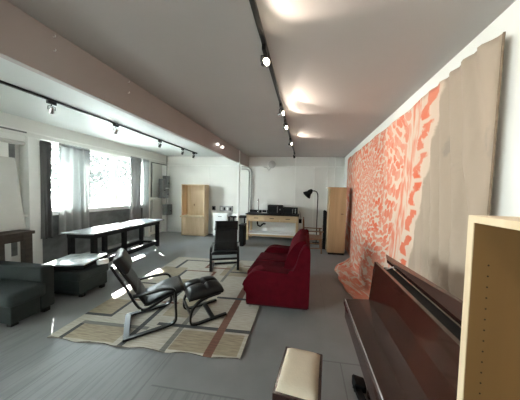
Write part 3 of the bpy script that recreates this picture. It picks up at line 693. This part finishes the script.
# ------------------------------------------------------------------ rug
def rug():
    A, B, Cc, D = Vector((-2.66, 1.68)), Vector((-.57, 1.72)), Vector((-.62, 4.30)), Vector((-2.93, 4.22))
    W, Hh = 2.1, 2.6
    rects = []                                             # u0,v0,u1,v1,material  (u across, v into the room, metres)
    TAN, GREY, CHAR, RUST = 1, 2, 3, 4
    for r in ((.02, .02, .12, 2.58, 0), (.14, .02, .75, .26, TAN), (1.35, .02, 2.06, .30, TAN), (.0, .42, .34, .76, TAN), (.95, .5, 1.3, .9, TAN), (.4, 1.05, .8, 1.5, TAN), (1.5, 1.05, 2.08, 1.5, 0), (.05, 1.6, .5, 2.0, TAN), (1.2, 1.75, 1.9, 2.2, TAN), (.75, 2.1, 1.2, 2.5, 0),
              (.12, .0, .17, .26, CHAR), (.12, .24, .95, .29, GREY), (.0, .39, .36, .435, CHAR), (.32, .39, .365, .80, CHAR), (.36, .76, 1.0, .80, RUST),
              (.82, .0, .88, 1.35, CHAR), (.82, 1.31, 1.4, 1.35, GREY), (1.28, .0, 1.34, .95, GREY), (1.0, .33, 2.1, .38, CHAR),
              (1.73, .0, 1.82, 2.6, RUST), (1.45, .98, 2.1, 1.03, CHAR), (.0, 1.25, .55, 1.29, CHAR), (.50, 1.25, .55, 1.9, CHAR), (.55, 1.86, 1.1, 1.9, RUST), (1.05, 1.0, 1.1, 1.9, RUST),
              (.25, 1.95, .31, 2.45, CHAR), (.25, 2.4, .85, 2.45, CHAR), (.8, 2.05, .85, 2.45, RUST), (.8, 2.05, 1.3, 2.1, RUST), (1.3, 1.5, 1.35, 2.6, GREY), (1.35, 1.9, 2.1, 1.95, CHAR), (1.5, 2.25, 2.1, 2.29, RUST)):
        rects.append(r)
    us = sorted({0, W} | {r[0] for r in rects} | {r[2] for r in rects} | {W * k / 16 for k in range(17)}); vs = sorted({0, Hh} | {r[1] for r in rects} | {r[3] for r in rects} | {Hh * k / 16 for k in range(17)})
    us = [u for u in us if 0 <= u <= W]; vs = [v for v in vs if 0 <= v <= Hh]
    b = MB(); g = {}
    def P(u, v):
        s, q = u / W, v / Hh; p = A.lerp(B, s).lerp(D.lerp(Cc, s), q)
        z = .014
        if v < .001: z = .012 + .005 * math.sin(u * 17) + .004 * math.sin(u * 31); p = p + Vector((0, .012 * math.sin(u * 13)))
        return (p.x, p.y, z)
    for i, u in enumerate(us):
        for j, v in enumerate(vs): g[i, j] = b.bm.verts.new(P(u, v))
    for i in range(len(us) - 1):
        for j in range(len(vs) - 1):
            f = b.bm.faces.new((g[i, j], g[i + 1, j], g[i + 1, j + 1], g[i, j + 1])); uc, vc = (us[i] + us[i + 1]) / 2, (vs[j] + vs[j + 1]) / 2
            f.material_index = 0
            for r in rects:
                if r[0] <= uc <= r[2] and r[1] <= vc <= r[3]: f.material_index = r[4]
    bd = [e for e in b.bm.edges if e.is_boundary]
    ext = bmesh.ops.extrude_edge_only(b.bm, edges=bd)
    for e in ext['geom']:
        if isinstance(e, bmesh.types.BMVert): e.co.z = .001
        if isinstance(e, bmesh.types.BMFace): e.material_index = 5
    st = (1.5, 16, 1)
    def rm(n, c, c2): return mat(n, c, .95, col2=c2, scale=5, bump=.35, bscale=40, stretch=st)
    ms = [rm('rug_oat', (.46, .42, .355), (.35, .31, .255)), rm('rug_tan', (.34, .285, .20), (.23, .185, .125)), rm('rug_grey', (.19, .18, .16), (.13, .125, .11)), rm('rug_charcoal', (.07, .068, .067), (.04, .04, .04)), rm('rug_rust', (.19, .085, .055), (.13, .06, .04)), rm('rug_binding', (.10, .085, .065), (.07, .06, .05))]
    o = b.build('rug', ms)
    tag(o, 'large beige rug patterned with charcoal and rust lines on the grey floor', 'rug')
rug()

# ------------------------------------------------------------------ bentwood lounge chairs and footstool
def smooth_path(pts, n=6):
    out = []
    for i in range(len(pts) - 1):
        p0, p1, p2, p3 = pts[max(i - 1, 0)], pts[i], pts[i + 1], pts[min(i + 2, len(pts) - 1)]
        for k in range(n):
            t = k / n; out.append(tuple(.5 * ((2 * b) + (c - a) * t + (2 * a - 5 * b + 4 * c - d) * t * t + (3 * b - a - 3 * c + d) * t ** 3) for a, b, c, d in zip(p0, p1, p2, p3)))
    out.append(pts[-1]); return out
def lounge_chair(label, loc, rz):
    t = thing('lounge_chair', label, 'lounge chair', loc, rz, 'black leather lounge chairs')
    hw = .238
    for s in (-1, 1):
        y = s * hw
        path = smooth_path([(-.23, .022), (.02, .022), (.17, .024), (.222, .05), (.232, .10), (.228, .22), (.226, .36), (.205, .43), (.14, .455), (.0, .455), (-.10, .45), (-.17, .455)], 6)
        MB().ribbon(path, y - .022, y + .022, .022).build('side_frame', M['ebony'], t, world=False, smooth='auto')
    MB().span((-.255, -hw - .022, .008), (-.20, hw + .022, .034), .004).build('rear_crossbar', M['ebony'], t, world=False)
    MB().span((.215, -hw + .02, .24), (.235, hw - .02, .275), .003).build('front_crossbar', M['ebony'], t, world=False)
    MB().span((.21, -hw + .02, .335), (.232, hw - .02, .36), .003).build('front_crossbar', M['ebony'], t, world=False)
    # bent seat rails under the leather
    rail = smooth_path([(.29, .375), (.15, .345), (.02, .285), (-.05, .262), (-.10, .28), (-.15, .36), (-.22, .53), (-.295, .69), (-.345, .80)], 5)
    for s in (-1, 1): MB().ribbon(rail, s * .2 - .013, s * .2 + .013, .02).build('seat_rail', M['ebony'], t, world=False, smooth='auto')
    def pad(path, w, th, ny=14, seams=()):
        """padded leather strip"""
        b = MB(); n = len(path); pts = [Vector((a, 0, c)) for a, c in path]; up = []
        for i in range(n):
            q = (pts[min(i + 1, n - 1)] - pts[max(i - 1, 0)]).normalized(); up.append(Vector((-q.z, 0, q.x)))
        def f(side):
            def g(u, v):
                i = min(n - 1, int(round(u * (n - 1)))); yy = (v - .5) * w
                e = (1 - abs(2 * v - 1) ** 5) * (1 - abs(2 * u - 1) ** 9)
                k = th * (.30 + .70 * e) / 2
                for sm in seams: k -= th * .28 * math.exp(-((u - sm) / .022) ** 2) * (side > 0)
                p = pts[i] + up[i] * k * side; return (p.x, yy, p.z)
            return g
        A = b.grid(n - 1, ny, f(1)); B = b.grid(n - 1, ny, f(-1))
        for i in range(n - 1):
            for j in (0, ny): b.bm.faces.new((A[i][j], A[i + 1][j], B[i + 1][j], B[i][j]))
        for j in range(ny):
            for i in (0, n - 1): b.bm.faces.new((A[i][j], A[i][j + 1], B[i][j + 1], B[i][j]))
        return b
    off = .032
    seat = smooth_path([(.33, .375), (.29, .392), (.16, .375), (.05, .338), (-.03, .312), (-.07, .325)], 8)
    pad(seat[::-1], .45, -.048).build('seat', M['leather'], t, world=False, smooth=True)
    back = smooth_path([(-.065, .33), (-.11, .42), (-.18, .57), (-.25, .70), (-.305, .81), (-.325, .85)], 8)
    pad(back, .44, -.05, seams=(.28, .62)).build('backrest', M['leather'], t, world=False, smooth=True)
    hr = smooth_path([(-.22, .705), (-.242, .755), (-.275, .815), (-.305, .87)], 6)
    pad(hr, .46, -.10).build('headrest', M['leather'], t, world=False, smooth=True)
    return t
lounge_chair('black leather lounge chair side-on with a matching footstool before it', (-1.80, 2.08, .014), math.radians(43))
def copy_chair():
    src = bpy.data.objects['lounge_chair']
    return dup(src, (-1.60, 3.78, .014), math.radians(-70), 'black leather lounge chair facing the camera on the far edge of the rug')
copy_chair()
bpy.data.objects['lounge_chair.001'].scale = (1.06, 1.06, 1.06)
def footstool():
    t = thing('footstool', 'black tufted leather footstool in front of the side-on lounge chair', 'footstool', (-1.27, 2.30, .014), math.radians(44))
    for s in (-1, 1):
        y = s * .19
        path = smooth_path([(.24, .02), (.0, .02), (-.12, .022), (-.175, .05), (-.185, .11), (-.165, .20), (-.10, .27), (.0, .305), (.16, .315)], 6)
        MB().ribbon(path, y - .02, y + .02, .02).build('side_frame', M['ebony'], t, world=False, smooth='auto')
    MB().span((.05, -.19, .009), (.10, .19, .031), .003).build('crossbar', M['ebony'], t, world=False)
    MB().span((-.19, -.17, .13), (-.17, .17, .165), .003).build('crossbar', M['ebony'], t, world=False)
    MB().span((-.20, -.20, .312), (.20, .20, .335), .006).build('seat_board', M['ebony'], t, world=False)
    b = MB(); n = 28
    def top(u, v):
        x, y = (u - .5), (v - .5); e = (1 - abs(2 * x) ** 4) * (1 - abs(2 * y) ** 4); e = max(0, e) ** .5
        z = .345 + .085 * e - .035 * math.exp(-(x * x + y * y) / .006) - .018 * e * (math.exp(-(x / .035) ** 2) + math.exp(-(y / .035) ** 2))
        k = .43 - .02 * (1 - e); return (x * k, y * k * 1.02, z)
    A = b.grid(n, n, top); B = b.grid(n, n, lambda u, v: ((u - .5) * .41, (v - .5) * .42, .337))
    for i in range(n):
        for j in (0, n):
            b.bm.faces.new((A[i][j], A[i + 1][j], B[i + 1][j], B[i][j])); b.bm.faces.new((A[j][i], A[j][i + 1], B[j][i + 1], B[j][i]))
    b.build('cushion', M['leather'], t, world=False, smooth=True)
    MB().lathe([(0, .004), (.012, .003), (.015, -.004), (0, -.004)], (0, 0, .397), n=12).build('button', M['leather'], t, world=False, smooth=True)
footstool()

# ------------------------------------------------------------------ red sofa
def sofa():
    x0, x1, y0, y1 = -.79, .09, 2.50, 3.84
    t = thing('sofa', 'red velvet two-seat sofa with rolled arms at the edge of the rug', 'sofa', ((x0 + x1) / 2, (y0 + y1) / 2, 0))
    MB().span((x0 + .03, y0 + .01, .05), (x1 - .02, y1 - .01, .29), .012).build('base', M['reddark'], t)
    aw = .21
    arm = smooth_path([(x0 + .03, .06), (x0 + .025, .26), (x0 - .02, .30), (x0 - .015, .36), (x0 + .03, .43), (x0 + .10, .50), (x0 + .20, .535), (x0 + .34, .53), (x0 + .52, .52), (-.16, .53), (-.10, .62), (-.06, .76), (-.01, .86), (.04, .885), (x1 - .01, .85), (x1, .70), (x1 - .005, .06)], 5)
    for a, b in ((y0, y0 + aw), (y1 - aw, y1)):
        MB().prism(arm, a, b, bevel=.03).build('armrest', M['red'], t, smooth='auto')
    mid = (y0 + y1) / 2
    for a, b in ((y0 + aw + .003, mid - .003), (mid + .003, y1 - aw - .003)):
        MB().span((x0 - .03, a, .292), (-.12, b, .44), .045, 4).build('seat_cushion', M['red'], t, smooth='auto')
    for a, b in ((y0 + aw - .03, mid - .003), (mid + .003, y1 - aw + .03)):
        prof = smooth_path([(-.25, .445), (-.265, .55), (-.225, .70), (-.15, .83), (-.07, .905), (.0, .915), (.04, .88), (.055, .80), (.03, .60), (.0, .445)], 5)[:-1]
        MB().prism(prof, a, b, bevel=.035).build('back_cushion', M['red'], t, smooth='auto')
    MB().prism([(-.02, .30), (x1 - .01, .30), (x1 - .005, .84), (.045, .87), (.02, .80)], y0 + aw + .001, y1 - aw - .001).build('back_frame', M['red'], t)
    for x in (x0 + .07, x1 - .07):
        for y in (y0 + .07, y1 - .07): MB().lathe([(.022, 0), (.018, .02), (.026, .05), (0, .05)], (x, y, 0)).build('foot', M['chrome'], t, smooth='auto')
sofa()
bpy.data.objects['sofa'].location.z = .015

# ------------------------------------------------------------------ painted cloth on the right wall
def tapestry():
    b = MB(); Y0, Y1 = 1.43, 6.05; L = Y1 - Y0; nu, nv = 150, 56
    def top(Y): return 2.65 + .004 * math.sin((Y - Y0) * 3.4)
    uvs = {}
    def f(u, v):
        Y = Y0 + u * L; d = (1 - v)                                     # d: 0 at the top, 1 at the hem
        zt = top(Y); length = 2.95
        s = d * length                                                # metres of cloth below the top edge
        # folds: fine and strong on the bare near part, soft elsewhere
        near = max(0, min(1, (2.35 - Y) / .6))
        near *= min(1, (u * L) / .12)
        fold = .010 * min(1, u * L / .1) * math.sin(Y * 9 + 1.5 * d) + near * (.35 + d) * .055 * math.sin((Y + .45 * d) * 42 + 1.2 * math.sin(3 * d)) + near * (.2 + d) * .018 * math.sin((Y + .4 * d) * 55)
        spread = .0
        k = math.exp(-((Y - 3.9) / 1.5) ** 2)
        sw = max(0, min(1, (Y - 2.2) / .6)) * max(0, min(1, (5.0 - Y) / .7)) * (.5 + .6 * k) + .04
        belly = (.14 * k * max(0, d - .45) ** 1.3 * 2.2 + .05 * d) * (.3 + .7 * max(0, min(1, (5.1 - Y) / .6)))
        flat = 2.62
        if s < flat: z = zt - s; x = 1.215 - near * .03 - belly - fold
        else:
            q = s - flat; z = max(.012, zt - flat + .015 * math.sin(Y * 14) - q * .12); x = 1.225 - belly - fold * .5 - q * .95 * sw
        x -= .035 * max(0, d - .6) * (1 + math.sin(Y * 15 + d * 3)) * min(1, 2.5 * sw)
        yy = Y - (Y - 1.43) * 0 + near * .10 * d * (1 if Y < 1.6 else .5)
        x = min(x, 1.268)
        uvs[round(u * nu), round(v * nv)] = (Y - 1.43 + 1.43, zt - s)
        return (x, yy, max(z, .012))
    vs = b.grid(nu, nv, f)
    lay = b.bm.loops.layers.uv.new('UVMap'); idx = {}
    for i in range(nu + 1):
        for j in range(nv + 1): idx[vs[i][j]] = uvs[i, j]
    for fc in b.bm.faces:
        for l in fc.loops: l[lay].uv = idx[l.vert]
    edge = [tuple(vs[0][j].co) for j in range(nv, 8, -3)]
    o = b.build('painted_cloth', M['tapestry'], smooth=True, mods=(('solid', .004),))
    tag(o, 'huge cloth painted with orange strokes hanging on the right wall', 'wall hanging')
    e = MB(); e.tube([(x_, y_ - .005, z_) for x_, y_, z_ in edge], .007, 8); e.build('rolled_edge', M['hem'], o, smooth=True)
tapestry()

# ------------------------------------------------------------------ piano, its bench, the near bookcase
def piano():
    ya, yb = .66, 1.56
    t = thing('upright_piano', 'polished mahogany upright piano with its top lid raised, beside the cloth', 'piano', (.75, 1.1, 0))
    MB().span((.56, ya + .02, .05), (.78, yb - .031, 1.03)).build('case', M['mahogany'], t)
    MB().span((.535, yb - .03, 0), (.80, yb, 1.03), .004).build('side_panel', M['mahogany'], t)
    MB().span((.535, ya, 0), (.80, ya + .03, 1.03), .004).build('side_panel', M['mahogany'], t)
    # upper front panel leaning back a little
    MB().prism([(.515, .785), (.535, .785), (.565, 1.085), (.545, 1.085)], ya, yb).build('upper_panel', M['panelwood'], t)
    MB().span((.56, ya + .03, .06), (.575, yb - .03, .62)).build('lower_panel', M['mahogany'], t)
    MB().prism([(.325, .735), (.325, .765), (.335, .775), (.52, .785), (.535, .77), (.535, .735)], ya, yb, bevel=.003).build('key_lid', M['mahogany_y'], t)
    MB().span((.335, ya + .01, .63), (.57, yb - .01, .733), .006).build('keybed', M['mahogany_y'], t)
    MB().tube([(.335, ya + .02, .776), (.335, yb - .02, .776)], .003, 8).build('hinge_strip', M['steel'], t, smooth=True)
    for y in (ya + .05, yb - .24):
        MB().span((.49, y - .03, .05), (.555, y + .03, .63), .008).build('leg', M['mahogany'], t)
        MB().span((.46, y - .04, 0), (.57, y + .04, .05), .008).build('toe_block', M['mahogany'], t)
    MB().span((.57, ya + .03, 1.035), (.66, yb - .03, 1.055)).build('inner_rail', M['blackmatte'], t)
    b = MB(); q = [(.66, 1.62, 1.085), (.66, ya - .02, 1.085), (.75, ya - .02, 1.135), (.71, 1.77, 1.088)]
    n = (Vector(q[1]) - Vector(q[0])).cross(Vector(q[3]) - Vector(q[0])).normalized() * .022
    A = [b.bm.verts.new(Vector(p)) for p in q]; B = [b.bm.verts.new(Vector(p) - (n if n.z > 0 else -n)) for p in q]
    b.bm.faces.new(A); b.bm.faces.new(B[::-1])
    for k in range(4): b.bm.faces.new((A[k], A[(k + 1) % 4], B[(k + 1) % 4], B[k]))
    b.build('top_lid', M['mahogany_y'], t)
    MB().tube([(.60, yb - .06, 1.05), (.668, yb - .06, 1.075)], .006, 6).build('lid_stay', M['chrome'], t)
piano()
def piano_bench():
    t = thing('piano_bench', 'dark wooden piano bench with a cream padded seat, nearest to the viewer', 'bench', (.001, 1.205, 0), math.radians(-7))
    hx, hy = .135, .175
    MB().span((-hx, -hy, .39), (hx, hy, .462), .006).build('frame', M['mahogany_y'], t, world=False)
    b = MB(); n = 16
    def top(u, v):
        x, y = u - .5, v - .5; e = max(0, (1 - abs(2 * x) ** 6) * (1 - abs(2 * y) ** 6)) ** .5
        return (x * (2 * hx - .034), y * (2 * hy - .030), .463 + .036 * e)
    A = b.grid(n, n, top); bd = [e for e in b.bm.edges if e.is_boundary]; r = bmesh.ops.extrude_edge_only(b.bm, edges=bd)
    for g in r['geom']:
        if isinstance(g, bmesh.types.BMVert): g.co.z = .458
    b.build('seat_pad', M['cream'], t, world=False, smooth='auto')
    for sx in (-1, 1):
        for sy in (-1, 1):
            MB().lathe([(.016, 0), (.02, .03), (.014, .08), (.021, .2), (.016, .28), (.022, .34), (.022, .39)], (sx * (hx - .025), sy * (hy - .025), 0), n=14).build('leg', M['mahogany'], t, world=False, smooth=True)
        for k in range(3):
            MB().lathe([(.008, .13), (.011, .25), (.008, .39)], (-.06 + .06 * k, sx * (hy - .025), 0), n=10).build('spindle', M['mahogany'], t, world=False, smooth=True)
        MB().span((-hx + .03, sx * (hy - .025) - .01, .11), (hx - .03, sx * (hy - .025) + .01, .132)).build('stretcher', M['mahogany'], t, world=False)
    k = Matrix.Rotation(-PI / 2, 4, 'X')
    MB().lathe([(.008, 0), (.010, .006), (.016, .010), (.015, .02), (0, .022)], mtx=Matrix.Translation((.01, hy, .43)) @ k, n=14).build('height_knob', M['black'], t, world=False, smooth='auto')
    MB().lathe([(.012, 0), (.014, .02), (.022, .03), (.02, .045), (0, .05)], mtx=Matrix.Translation((.01, -hy, .44)) @ Matrix.Rotation(PI / 2, 4, 'X'), n=14).build('height_knob', M['black'], t, world=False, smooth='auto')
piano_bench()
t = thing('foot_pedal', 'small black pedal on the floor at the far foot of the piano', 'pedal', (.49, 1.63, 0))
MB().prism([(.44, 0), (.535, 0), (.535, .05), (.45, .07), (.44, .06)], 1.575, 1.665, bevel=.004).build('treadle', M['blackmatte'], t)
MB().bar((.445, 1.585, .03), (.435, 1.57, .05), .02, .02).build('base', M['blackmatte'], t)
MB().bar((.47, 1.575, .02), (.50, 1.40, .02), .05, .03).build('tail', M['blackmatte'], t)

def bookcase():
    xf, xb, ya, yb, h = .484, .85, -.30, .64, 1.548; w = .02
    t = thing('bookcase', 'tall empty plywood bookcase with peg holes at the right edge', 'bookcase', ((xf + xb) / 2, (ya + yb) / 2, 0))
    for y in (ya, yb - w):
        q = MB().span((xf + .003, y, 0), (xb, y + w, h - w), .001)
        if y > 0:
            q.mi = 1
            for x in (xf + .045, xb - .08):
                for k in range(34): q.lathe([(0, .0006), (.0026, .0006), (.0026, 0)], n=8, mtx=Matrix.Translation((x, y, .35 + .032 * k)) @ Matrix.Rotation(PI / 2, 4, 'X'))
        s = q.build('side_panel', [M['shelfply'], M['hole']], t)
        MB().span((xf, y, 0), (xf + .003, y + w, h - w)).build('edge_band', M['shelfedge'], s)
    MB().span((xf, ya, h - w), (xb, yb, h), .001).build('top_panel', M['shelfedge'], t)
    MB().span((xf + .01, ya + w, .06), (xb, yb - w, .08)).build('shelf', M['shelfply'], t)
    MB().span((xf + .01, ya + w, .70), (xb - .01, yb - w, .72)).build('shelf', M['shelfply'], t)
    MB().span((xb - .008, ya + w, .0), (xb, yb - w, h - w)).build('back_panel', M['shelfply'], t)
bookcase()

# ------------------------------------------------------------------ light
w = bpy.data.worlds.new('sky'); bpy.context.scene.world = w; w.use_nodes = True
bg = w.node_tree.nodes['Background']
tc = w.node_tree.nodes.new('ShaderNodeTexCoord'); sp = w.node_tree.nodes.new('ShaderNodeSeparateXYZ'); rp = w.node_tree.nodes.new('ShaderNodeValToRGB')
w.node_tree.links.new(tc.outputs['Generated'], sp.inputs[0]); w.node_tree.links.new(sp.outputs['Z'], rp.inputs['Fac'])
rp.color_ramp.elements[0].color = (.95, 1, .99, 1); rp.color_ramp.elements[1].color = (.62, .82, 1, 1)
w.node_tree.links.new(rp.outputs['Color'], bg.inputs['Color']); bg.inputs['Strength'].default_value = 20.0
sd = bpy.data.lights.new('sun', 'SUN'); sd.energy = 45; sd.angle = math.radians(.6); sd.color = (1, .97, .92)
so = bpy.data.objects.new('sun', sd); C.objects.link(so); so.rotation_euler = Vector((1, -.72, -.86)).to_track_quat('-Z', 'Y').to_euler(); so.location = (-9, 9, 6)
for yc, wd in ((4.55, 2.62), (-1.2, 2.2)):  # second portal serves the added fill windows
    pd = bpy.data.lights.new('window_portal', 'AREA'); pd.shape = 'RECTANGLE'; pd.size = wd; pd.size_y = 1.42; pd.cycles.is_portal = True
    po = bpy.data.objects.new('window_portal', pd); C.objects.link(po); po.location = (-5.5, yc, 1.81); po.rotation_euler = Euler((PI / 2, 0, -PI / 2))

# ------------------------------------------------------------------ camera
cd = bpy.data.cameras.new('camera'); co = bpy.data.objects.new('camera', cd); C.objects.link(co)
yaw, pit, rol = math.radians(-6.9), math.radians(2.2), math.radians(1.52)
A = Matrix(((math.cos(yaw), -math.sin(yaw), 0), (math.sin(yaw), math.cos(yaw), 0), (0, 0, 1)))
Bm = Matrix(((1, 0, 0), (0, math.cos(pit), -math.sin(pit)), (0, math.sin(pit), math.cos(pit))))
Cm = Matrix(((1, 0, 0), (0, 0, -1), (0, 1, 0)))
Dm = Matrix(((math.cos(rol), -math.sin(rol), 0), (math.sin(rol), math.cos(rol), 0), (0, 0, 1)))
Rm = Dm @ Cm @ Bm @ A                                   # world -> camera (x right, y down, z forward)
rows = [Vector(Rm[0]), -Vector(Rm[1]), -Vector(Rm[2])]
Wm = Matrix((rows[0], rows[1], rows[2])).transposed().to_4x4(); Wm.translation = (0, 0, 1.6)
co.matrix_world = Wm
cd.sensor_width = 36; cd.sensor_fit = 'HORIZONTAL'; cd.lens = 194.0 / 520 * 36
cd.shift_x = (260 - 282) / 520; cd.clip_start = .02
sc = bpy.context.scene; sc.camera = co
sc.view_settings.view_transform = 'Standard'; sc.view_settings.look = 'None'; sc.view_settings.gamma = 1; sc.view_settings.use_curve_mapping = False
sc.view_settings.exposure = 1.5
sc.cycles.max_bounces = 10; sc.cycles.diffuse_bounces = 6; sc.cycles.sample_clamp_indirect = 8
